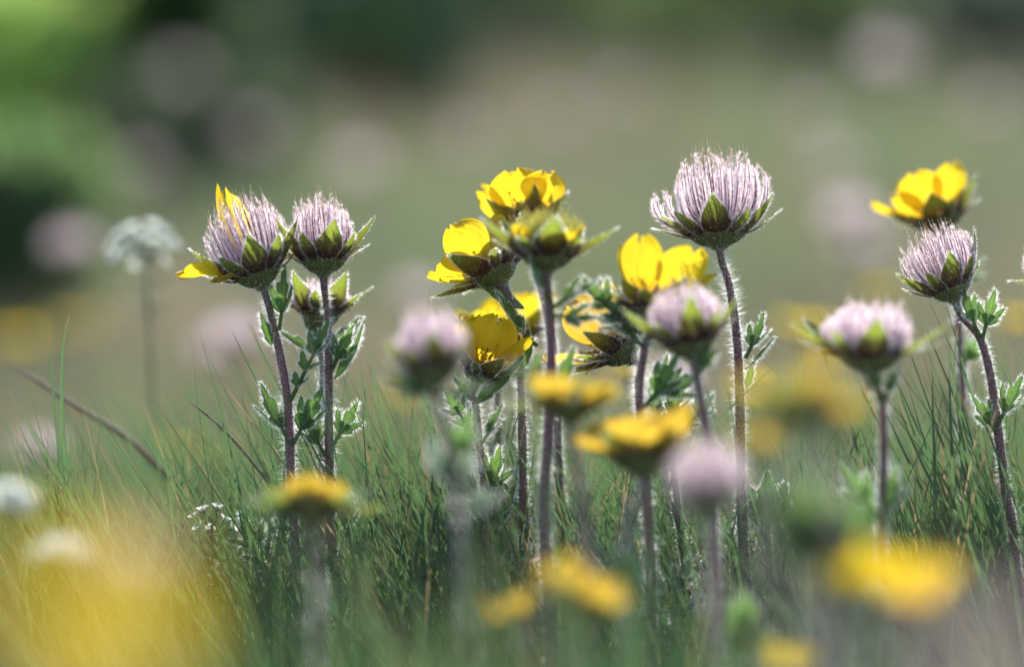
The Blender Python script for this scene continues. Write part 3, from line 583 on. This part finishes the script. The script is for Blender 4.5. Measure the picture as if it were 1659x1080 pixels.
plant('flower', 'large blurred bright yellow flower near the lower right corner', [(1472, 1010), (1468, 1080)],
      (.1, -1), tilt=.12, dd=-.36, S=.80, seed=28, hq=.2, cal=dict(sep_len=.008, el=(.1, .5), cup_r=.005), petals=ring(6, off=.2, L=.0150, Wd=.013, e=(.95, 1.3), ruf=.09, jit=.2))
plant('flower', 'paler blurred yellow flower beside the bright one at lower right', [(1378, 968), (1376, 1080)],
      (-.2, -1), tilt=.25, dd=-.38, S=.48, seed=29, hq=.2, cal=dict(sep_len=.008, el=(.1, .5), cup_r=.005), petals=ring(5, off=.2, L=.013, Wd=.014, e=(.5, 1.15)))
plant('young', 'faded brown and yellow bloom, strongly blurred, right of the tallest stem', [(1290, 690), (1292, 820), (1300, 1080)],
      (-.1, -1), tilt=.1, dd=-.33, S=.95, seed=30, hq=.4, plu=dict(Rt=.009, H=.012, n=50), cal=dict(sep_len=.012, el=(.4, .8), cup_r=.0075, cup_h=.007), petals=ring(4, off=.5, L=.009, Wd=.009, e=(.5, 1.0), old=True, ruf=.11))
plant('flower', 'small pale yellow bloom touching the faded brown one on its right', [(1352, 690), (1348, 820), (1340, 1080)],
      (.3, -1), tilt=.1, dd=-.34, S=.5, seed=31, hq=.25, cal=dict(sep_len=.012, el=(.3, .7)), petals=ring(4, off=.1, L=.011, Wd=.010, e=(.7, 1.2), old=True))
plant('flower', 'tiny blurred pale yellow flower right behind the tallest stem halfway down', [(1232, 740), (1236, 860), (1240, 1080)],
      (.0, -1), tilt=.1, dd=-.30, S=.45, seed=32, hq=.2, cal=dict(sep_len=.008, el=(.3, .7)), petals=ring(4, off=.1, L=.011, Wd=.010, e=(.6, 1.1), old=True))
plant('flower', 'huge blurred yellow flower filling the lower left corner', [(140, 1090), (140, 1400)], (.0, -1), tilt=.2, dd=-.82, S=.56, seed=33, hq=.15,
      cal=dict(sep_len=.008, el=(.1, .4), cup_r=.004), petals=ring(6, off=.2, L=.019, Wd=.017, e=(.6, 1.2)))
plant('flower', 'second very blurred yellow flower at lower left, nearer the middle', [(232, 1115), (230, 1400)], (.1, -1), tilt=.2, dd=-.76, S=.38, seed=34, hq=.15,
      cal=dict(sep_len=.008, el=(.1, .4), cup_r=.004), petals=ring(5, off=.2, L=.017, Wd=.015, e=(.6, 1.2)))
plant('seed', 'very blurred pink seed head above the big yellow blur at lower left', [(215, 940), (215, 1200)], (.0, -1), tilt=.1, dd=-.60, S=.45, seed=35, hq=.2,
      cal=dict(sep_len=.006, el=(.8, 1.2), cup_r=.006), plu=dict(Rt=.011, H=.021, n=60))
plant('seed', 'very blurred pale seed head in the lower right corner', [(1600, 1180), (1600, 1400)], (.0, -1), tilt=.1, dd=-.80, S=.55, seed=36, hq=.25,
      cal=dict(sep_len=.006, el=(.8, 1.2), cup_r=.006), plu=dict(Rt=.014, H=.024, n=60))
plant('flower', 'blurred yellow flower on the bottom edge, right of the middle', [(1272, 1110), (1272, 1200)], (.1, -1), tilt=.25, dd=-.25, S=.6, seed=37, hq=.15,
      cal=dict(sep_len=.008, el=(.1, .4), cup_r=.004), petals=ring(5, off=.2, L=.012, Wd=.014, e=(.6, 1.2)))

# ------------------------------------------------------------------ leafy shoots
def shoot(label, pix, dd, leaves, seed, hq=.8, mat=None, lm=None, name='leafy_shoot', r=.0011):
    rng = np.random.default_rng(seed + 500); pts = ground_pt([P(a, b, dd) for a, b in pix])
    rt = root(name, pts[-1], label, 'leafy plant', 'leafy shoots among the stems')
    make_stem(rt, pts, r, hq, rng, mat or M_STEMG)
    for (px, py, dx, dy, L, kd) in leaves: make_leaf(rt, P(px, py, dd - .001), A(dx, rng.uniform(-.3, .2), -dy), L, rng, kd, mat=lm, hq=hq)
    return rt
shoot('single dark toothed leaf with a net of pale veins, right of the tallest stem', [(1243, 845), (1246, 960)], .005, [(1243, 846, -.05, -1, .0150, 'fan')], 1, 1, lm=M_LEAFN)
shoot('three lobed bright leaf standing alone, beside the yellow cup flower stem', [(795, 900), (796, 990)], .0, [(795, 880, .4, -1, .018, 'tri'), (795, 900, -.5, -.7, .016, 'tri'), (797, 930, .8, -.5, .014, 'tri')], 2, 1)
shoot('soft green leaf tuft in front of the bottom middle', [(1014, 945), (1016, 1070)], -.17, [(1014, 950, 0, -1, .012, 'one'), (1014, 950, -.6, -.8, .011, 'tri'), (1014, 950, .6, -.8, .011, 'tri')], 3, .4)
shoot('small rosette of grey edged leaves low between two purple stems', [(1090, 980), (1095, 1060)], -.02, [(1085, 975, -.6, -.8, .012, 'tri'), (1090, 970, .4, -.9, .013, 'tri'), (1090, 985, .9, -.2, .012, 'tri'), (1088, 990, -.9, .1, .010, 'one')], 4, 1, lm=M_LEAFG)
shoot('wide pale green blurred leaves below the tallest stem', [(1215, 1060), (1216, 1100)], -.13, [(1215, 1060, 0, -1, .018, 'fan')], 5, .4)
shoot('yellow green leaf mass, strongly blurred, above the lower right yellow flower', [(1330, 900), (1340, 1080)], -.33, [(1330, 900, -.8, -.7, .018, 'fan'), (1335, 890, .5, -.9, .016, 'fan'), (1325, 900, .0, -.9, .018, 'fan')], 6, .3)
shoot('feathery leaves rising low at the foot of the left pair of stems', [(452, 1000), (470, 1070)], .0, [(450, 960, -.5, -1, .022, 'pin'), (455, 900, .1, -1, .016, 'pin'), (560, 870, .2, -1, .012, 'tri')], 7, 1)
shoot('low woolly leaves at the foot of the thick central stem', [(835, 930), (840, 1010)], .02, [(835, 930, -.3, -1, .014, 'fan'), (840, 935, .7, -.7, .015, 'fan'), (830, 950, -1, -.3, .014, 'fan')], 8, .8, lm=M_LEAFN)
shoot('curled hairy leaves low on the ground left of the centre', [(650, 1010), (655, 1060)], .015, [(650, 1015, -.8, -.6, .016, 'fan'), (655, 1010, .7, -.7, .015, 'fan')], 9, 1, lm=M_LEAFN)
shoot('pale leaf sprig with silvery edges between centre and tallest stems', [(1075, 720), (1085, 820), (1095, 900)], .03, [(1070, 700, -.2, -1, .018, 'tri'), (1080, 720, .8, -.8, .018, 'pin'), (1085, 760, -.7, -.6, .016, 'tri')], 10, .7, lm=M_LEAFG)
shoot('bare purple stem leaning beside the mauve blurred seed head', [(1090, 745), (1098, 820), (1108, 900), (1118, 1000)], .0, [(1112, 960, .3, -.9, .012, 'one')], 11, 1, mat=M_STEM, r=.0013)
shoot('small leaves low beside the tallest stem', [(1188, 920), (1192, 1000)], .008, [(1186, 900, -.3, -1, .012, 'tri'), (1190, 920, .7, -.9, .013, 'tri')], 12, 1)

shoot('pale green blurred leaves on the stem below the grey pink front seed head', [(742, 800), (748, 900), (752, 1060)], -.14, [(742, 800, -.6, -.9, .016, 'tri'), (742, 800, .4, -1, .014, 'tri'), (744, 830, .9, -.4, .012, 'tri')], 13, .6, lm=M_LEAFG)
shoot('grey green blurred leaves at the bottom right of the middle', [(1400, 1040), (1402, 1080)], -.16, [(1400, 1040, -.7, -.9, .020, 'tri'), (1400, 1040, .6, -.9, .018, 'tri'), (1400, 1040, 0, -1, .016, 'fan')], 15, .5, lm=M_LEAFG)

# ------------------------------------------------------------------ white flowers, dry stalks, lone blades
def white_cluster(label, pix, dd, spots, size, seed, seeds=()):
    rng = np.random.default_rng(seed); pts = ground_pt([P(a, b, dd) for a, b in pix])
    rt = root('white_wildflower', pts[-1], label, 'flower', 'small white flowers in the grass'); make_stem(rt, pts, .0009 * size, .02, rng, M_STEMG)
    top = P(pix[0][0], pix[0][1] + 12, dd)
    for (px, py) in spots:
        o = P(px, py, dd + rng.uniform(-.004, .004)); d = nrm(o - top + A(0, 0, .003)); fr = axis_frame(d + A(0, .01, 0)); mb = MB()
        tube(mb, smooth_path([top + (P(pix[0][0], py + 10, dd) - top) * .5, (top + o) / 2 + A(0, 0, -.001), o], 6), .0003 * size, 5, 1)
        for k in range(4):
            th = k * PI / 2 + .4; rd = math.cos(th) * fr[0] + math.sin(th) * fr[1]
            blade(mb, o, rd, fr[2], .0042 * size, .0034 * size, .95, .5, w_petal, rng, n=7, m=5, cup=.4, ruf=.03)
        tube(mb, [o - d * .0004, o + d * .001, o + d * .002], A(.0004, .0009, .0006) * size, 6, 1)
        mb.build('blossom', [M_WHITE, M_STEMG], rt)
    for (px, py) in seeds:
        o = P(px, py, dd); mb = MB(); st = P(pix[0][0], py + 6, dd)
        tube(mb, [st, (st + o) / 2, o], .00022 * size, 5, 0); blade(mb, o, nrm(o - st), A(0, 0, 1), .0042 * size, .003 * size, .5, 1.0, w_narrow, rng, n=7, m=4, cup=.5)
        mb.build('seed_pod', [M_LEAFG], rt)
white_cluster('tiny white cress with a few sharp buds low in the grass at left', [(343, 850), (345, 900), (347, 1000)], .0, [(330, 830), (318, 840), (352, 826), (362, 845), (340, 862), (372, 858), (325, 858)], .62, 1, [(378, 885), (322, 900), (372, 905)])
white_cluster('tall blurred white flower cluster standing behind at the left', [(235, 410), (240, 500), (246, 640), (246, 760)], .19, [(186, 404), (200, 384), (216, 376), (232, 386), (246, 372), (262, 380), (276, 400), (206, 402), (224, 396), (244, 396), (260, 402), (216, 414), (240, 412), (258, 424), (194, 420), (228, 430)], .85, 2, [(195, 490), (285, 490), (212, 500), (268, 500), (190, 462), (280, 458), (222, 476), (258, 470), (205, 448), (268, 446), (236, 488), (248, 500), (228, 512), (262, 515)])
white_cluster('blurred white flower at the left edge above the yellow blur', [(12, 822), (14, 920)], -.2, [(0, 812), (14, 806), (28, 815), (8, 826), (22, 828)], 1.3, 3)
white_cluster('small pale flowers just above the big yellow blur', [(95, 905), (100, 1000)], -.26, [(75, 900), (90, 890), (108, 885), (120, 900), (100, 903)], 1.0, 4)

def stalk(label, pix, dd, r, name='dry_stalk', mat=None, cat='dry stalk', group=None, taper=.5):
    pts = [P(a, b, dd) for a, b in pix]; pts = ground_pt(pts); rt_loc = pts[-1]; path = smooth_path(pts, 26); mb = MB()
    n = len(path); tube(mb, path, r * np.interp(np.linspace(0, 1, n), [0, .05, .3, 1], [.15, .5, .8, 1]), 7, 0, rnd=float(RNG.uniform(.1, .8)))
    if name == 'grass_blade':       # a folded blade, not a tube
        mb = MB(); sg = np.linspace(0, 1, n); wv = (r * .95 * np.interp(sg, [0, .04, .35, 1], [.05, .3, .85, 1]))[:, None]
        th = RNG.uniform(-.5, .5) + sg * RNG.uniform(-.8, .8); sd = np.stack([np.cos(th), np.sin(th), 0 * th], -1); nr = np.stack([-np.sin(th), np.cos(th), 0 * th], -1)
        V = np.stack([path - sd * wv, path + nr * wv * .7, path + sd * wv], 1); at = np.zeros(V.shape); at[..., 1] = (1 - sg)[:, None]; at[..., 2] = RNG.uniform(.3, .85)
        i, j = np.meshgrid(np.arange(n - 1), np.arange(2), indexing='ij'); mb.add(V, at, np.stack([i * 3 + j, i * 3 + j + 1, i * 3 + j + 4, i * 3 + j + 3], -1).reshape(-1, 4))
    o = mb.build(name, [mat or M_DRY], None, rt_loc); o['label'] = label; o['category'] = cat
    if group: o['group'] = group
    return o
stalk('dry brown twig bent down to the right in the grass, left of the sharp pair', [(306, 649), (345, 680), (385, 720), (430, 775), (470, 840), (500, 900)], .0, .0007)
stalk('long blurred dark stalk slanting down across the left side', [(20, 590), (110, 650), (200, 705), (270, 770), (350, 850), (420, 930)], .07, .0012)
for lab, pix, dd, r_ in [
    ('tall upright grass blade at left, taller of two side by side', [(113, 505), (102, 560), (100, 640), (103, 720), (118, 850)], .015, .0010),
    ('slightly shorter upright grass blade left of the tall one', [(81, 537), (83, 600), (92, 700), (100, 800)], .03, .0008),
    ('lone dark grass tip left of the central group', [(695, 462), (694, 520), (692, 620), (700, 760)], .02, .0006),
    ('thin grass blade leaning left beside the central group', [(710, 490), (722, 530), (745, 620), (770, 720)], .03, .0006),
    ('grass blade leaning left towards the sharp pair of seed heads', [(376, 536), (400, 585), (432, 650), (460, 740)], .01, .0009),
    ('grass blade crossing behind the left pair, leaning left', [(402, 515), (420, 560), (450, 640), (500, 760)], .04, .0009),
    ('thin blade slanting up to the right beside the tallest stem', [(1292, 568), (1240, 606), (1180, 664), (1120, 730), (1080, 800)], -.005, .0006),
    ('upright grass blade, right of the nodding seed head', [(1536, 525), (1538, 600), (1540, 690), (1545, 800)], .0, .0007),
    ('grass blade crossing its neighbour near the right seed head', [(1555, 522), (1546, 570), (1548, 640), (1560, 740)], .0, .0008),
    ('short sharp grass tip left of the soft spread seed head', [(1296, 540), (1300, 600), (1305, 700)], .01, .0006),
    ('grass blade left of the spread seed head, leaning left', [(1327, 545), (1340, 590), (1362, 650), (1390, 740)], .0, .0009),
    ('grass blade leaning right beneath the spread seed head', [(1510, 600), (1512, 690), (1515, 790)], .0, .0007),
    ('long grass blade leaning far left, below the spread seed head', [(1455, 655), (1480, 720), (1520, 800), (1590, 900)], -.01, .0008),
    ('long low grass blade crossing the open grass left of centre', [(620, 735), (690, 820), (760, 900), (840, 980)], .0, .0007)]:
    stalk(lab, pix, dd, r_, 'grass_blade', M_GRASS, 'grass blade', 'single grass blades standing clear')

# ------------------------------------------------------------------ the meadow behind: plants of the same two kinds
def copy_tree(o, parent=None):
    c = o.copy(); COL.objects.link(c); c.parent = parent
    for ch in list(o.children): copy_tree(ch, c)
    return c
def bg_plant(kind, loc, seed):
    rng = np.random.default_rng(seed); rt = root('plumed_seed_head' if kind == 'seed' else 'yellow_flower', loc, '', 'seed head' if kind == 'seed' else 'flower')
    loc = A(*loc); o = loc + A(.004, 0, .105); fr = axis_frame(A(-.1, .05, 1))
    make_stem(rt, [o, loc + A(.006, 0, .06), loc], .0014, .12, rng)
    calyx(rt, o, fr, 1.0, rng, .12)
    if kind == 'seed': plume(rt, o, fr, 1.05, rng, .5, n=60, Rt=.016, H=.026)
    else:
        for k in ring(5, off=.3, L=.014, Wd=.015, e=(.2, .9), ruf=.04, n=7, m=6): petal(rt, o, fr, 1.0, rng, **k)
        stamens(rt, o, fr, 1.0, rng, n=16, r=(.001, .005))
    return rt
proto = {}
# photo x, photo y of the head, distance from the lens, size, label
BG = [
 ('seed', 1440, 95, 2.9, 1.35, 'pale round blur of a seed head high at the upper right'),
 ('seed', 1305, 190, 3.2, 1.3, 'mauve blurred seed head left below the pale round one at upper right'),
 ('seed', 1600, 175, 3.3, 1.5, 'faint mauve blurred seed head at the right edge near the top'),
 ('seed', 1372, 355, 2.25, 1.3, 'bright pinkish blurred seed head left of the high yellow flower at right'),
 ('seed', 1350, 270, 3.0, 1.2, 'brownish blurred seed head above the bright pinkish one at right'),
 ('seed', 1400, 400, 2.5, 1.1, 'second pinkish blur just under the bright one at right'),
 ('seed', 110, 400, 2.3, 1.1, 'pink blurred seed head at the left edge behind the white cluster'),
 ('seed', 385, 545, 2.0, 1.1, 'pink blurred seed head low behind the left pair'),
 ('seed', 345, 570, 2.2, 1.0, 'dim pink blur beside the pink one low behind the left pair'),
 ('seed', 300, 120, 3.8, 1.7, 'large dim mauve blur high at left, under the dark shrub'),
 ('seed', 415, 215, 3.4, 1.5, 'dim brownish pink blur above the left pair'),
 ('seed', 230, 270, 3.1, 1.3, 'grey mauve blur to the left above the white cluster'),
 ('seed', 580, 270, 3.0, 1.3, 'grey pink blur between the left pair and the central group, high up'),
 ('seed', 900, 190, 3.6, 1.4, 'dim mauve blur above the central group'),
 ('seed', 760, 225, 3.2, 1.2, 'dim grey blur above and left of the central group'),
 ('seed', 1010, 150, 3.8, 1.4, 'dim mauve blur left above the tallest seed head'),
 ('seed', 680, 480, 2.3, 1.0, 'soft beige pink blur behind the grey pink front seed head'),
 ('seed', 70, 730, 1.9, 1.0, 'dark pink blur low at the left edge among the grass'),
 ('seed', 1095, 620, 1.75, 1.0, 'soft pink seed head low behind the tallest stem'),
 ('yellow', 30, 540, 2.4, 1.4, 'golden brown blurred flower at the left edge, upper one'),
 ('yellow', 120, 520, 2.5, 1.3, 'golden brown blurred flower right of the upper one at the left edge'),
 ('yellow', 300, 715, 1.85, 1.1, 'yellow blurred flower in the grass left of the left pair'),
 ('yellow', 345, 740, 1.8, .9, 'small yellow blurred flower in the grass close to the left pair'),
 ('yellow', 25, 795, 1.8, 1.2, 'yellow blurred flower at the left edge in the grass'),
 ('yellow', 70, 810, 1.75, 1.0, 'yellow blurred flower right of the one at the left edge'),
 ('yellow', 1310, 520, 1.95, 1.3, 'orange blurred flower behind, left of the soft spread seed head'),
 ('yellow', 1330, 570, 2.1, 1.2, 'second orange blur under the first, left of the spread seed head'),
 ('yellow', 1215, 620, 2.0, 1.1, 'pale yellow blur behind the tallest stem'),
 ('yellow', 1655, 510, 1.9, 1.1, 'orange blurred flower cut by the right edge'),
 ('yellow', 1010, 590, 1.75, .8, 'small orange petals behind the flat wrinkled flower'),
 ('yellow', 1420, 470, 2.1, .9, 'orange blur just above the soft spread seed head'),
 ('yellow', 650, 640, 1.9, .9, 'pale yellow blur in the grass left of the grey pink seed head'),
 ('yellow', 550, 700, 1.9, .8, 'pale yellow blur in the grass between the left pair and the centre'),
]
for (kd, px, py, D, sc, lab) in BG:
    h = P(px, py, D - FOCUS); g = float(gz(h[0], h[1]))
    if kd not in proto: proto[kd] = bg_plant(kd, (0, D, 0), 77 if kd == 'seed' else 78); t = proto[kd]
    else: t = copy_tree(proto[kd])
    hh = max(.05, h[2] - g); s = sc * ((.58 if D < 3.05 else .42) if kd == 'seed' else .5)
    t.location = (h[0], h[1], h[2] - .115 * s); t.scale = (s, s, s); t.rotation_euler = (0, 0, float(RNG.uniform(-3, 3)))
    t['label'] = lab; t['group'] = 'blurred ' + ('seed heads' if kd == 'seed' else 'yellow flowers') + ' in the meadow behind'

# ------------------------------------------------------------------ shrubs on the slope
def shrub(label, cx, cy, D, w, h, n, leaf, cols, tc, seed, tr=.45, name='shrub'):
    rng = np.random.default_rng(seed); c = P(cx, cy, D - FOCUS); g = float(gz(c[0], c[1])); base = A(c[0], c[1], g - .02)
    rt = root(name, base, label, 'shrub', 'low shrubs on the slope behind')
    m, N, Lk = new_mat('shrub_leaf'); s = attr_sep(N, Lk); cc = ramp(N, Lk, s.outputs[2], [(0, cols[0]), (1, cols[1])]); finish(N, Lk, cc, tr, tc, rough=.5, spec=.3)
    top = c[2] + h / 2; H = top - base[2]
    mb = MB(); tips = []
    for k in range(11):
        e = A(c[0] + rng.uniform(-.45, .45) * w, c[1] + rng.uniform(-.3, .3) * w, rng.uniform(c[2] - h * .3, top - h * .1))
        tube(mb, smooth_path([base + A(rng.normal(0, .01), rng.normal(0, .01), 0), (base + e) / 2 + rng.normal(0, .03, 3) * w, e], 8), np.linspace(.006, .002, 8), 6, 0); tips.append(e)
    mb.build('branches', [M_DRY], rt)
    # clumps of leaves at the branch ends and along them
    q = rng.normal(0, 1, (26, 3)); q = nrm(q) * rng.uniform(.3, 1, (26, 1)) ** .6; cl = np.vstack([tips, A(c[0], c[1], c[2]) + q * A(w / 2, w / 2.4, h / 2)])
    ci = rng.integers(0, len(cl), n); p = cl[ci] + rng.normal(0, 1, (n, 3)) * A(w, w, h) * .10
    p[:, 2] = np.maximum(p[:, 2], gz(p[:, 0], p[:, 1]) + .01)
    d = nrm(rng.normal(0, 1, (n, 3)) + A(0, 0, .6)); a, b = perp(d); th = rng.uniform(0, 6.28, (n, 1)); sd = np.cos(th) * a + np.sin(th) * b; L = leaf * rng.uniform(.6, 1.3, (n, 1))
    v = np.stack([p, p + d * L * .5 - sd * L * .28, p + d * L, p + d * L * .5 + sd * L * .28], 1); at = np.zeros((n, 4, 3)); at[..., 2] = (.5 * rng.uniform(0, 1, n) + .5 * (ci % 7) / 6)[:, None]
    mb = MB(); mb.add(v, at, np.arange(n)[:, None] * 4 + np.arange(4)); mb.build('foliage', [m], rt)
    return rt
G = 'low shrubs on the slope behind'
shrub('bright yellow green leafy shrub at the upper left', 75, 215, 4.3, .24, .30, 900, .045, [(.22, .34, .08), (.28, .40, .12)], (.52, .70, .20), 1, .75)
shrub('mid green shrub filling the top left corner', 60, 60, 5.6, .50, .46, 900, .05, [(.12, .20, .09), (.18, .27, .13)], (.32, .46, .2), 2, .7)
shrub('nearly black green shrub at the top, right of the bright one', 240, 50, 4.3, .12, .20, 2000, .03, [(.035, .07, .025), (.05, .09, .03)], (.06, .12, .03), 3, .45)
shrub('dark low bush at the left edge below the bright shrub', 5, 395, 2.9, .09, .09, 1500, .02, [(.09, .14, .07), (.12, .18, .09)], (.18, .28, .10), 4, .6)
shrub('wide blue green dark shrub at the top left of centre', 540, 60, 5.6, .50, .26, 3000, .04, [(.045, .08, .06), (.07, .11, .08)], (.07, .13, .08), 5, .45)
shrub('dark green shrub patch below the blue green one', 610, 170, 4.8, .17, .16, 2000, .03, [(.03, .06, .03), (.05, .085, .04)], (.05, .12, .04), 6, .35)
shrub('soft olive green bush along the top centre', 980, 0, 5.8, .75, .26, 3000, .045, [(.09, .15, .07), (.13, .18, .09)], (.20, .29, .11), 7, .6)
shrub('grey green bush in the top right corner', 1640, 20, 5.5, .20, .2, 600, .04, [(.14, .17, .13), (.18, .21, .16)], (.22, .27, .18), 8, .6)
shrub('dark green tuft behind, between the white cluster and the left pair', 310, 240, 4.0, .16, .10, 1800, .025, [(.05, .08, .05), (.07, .1, .06)], (.1, .14, .07), 9, .5)
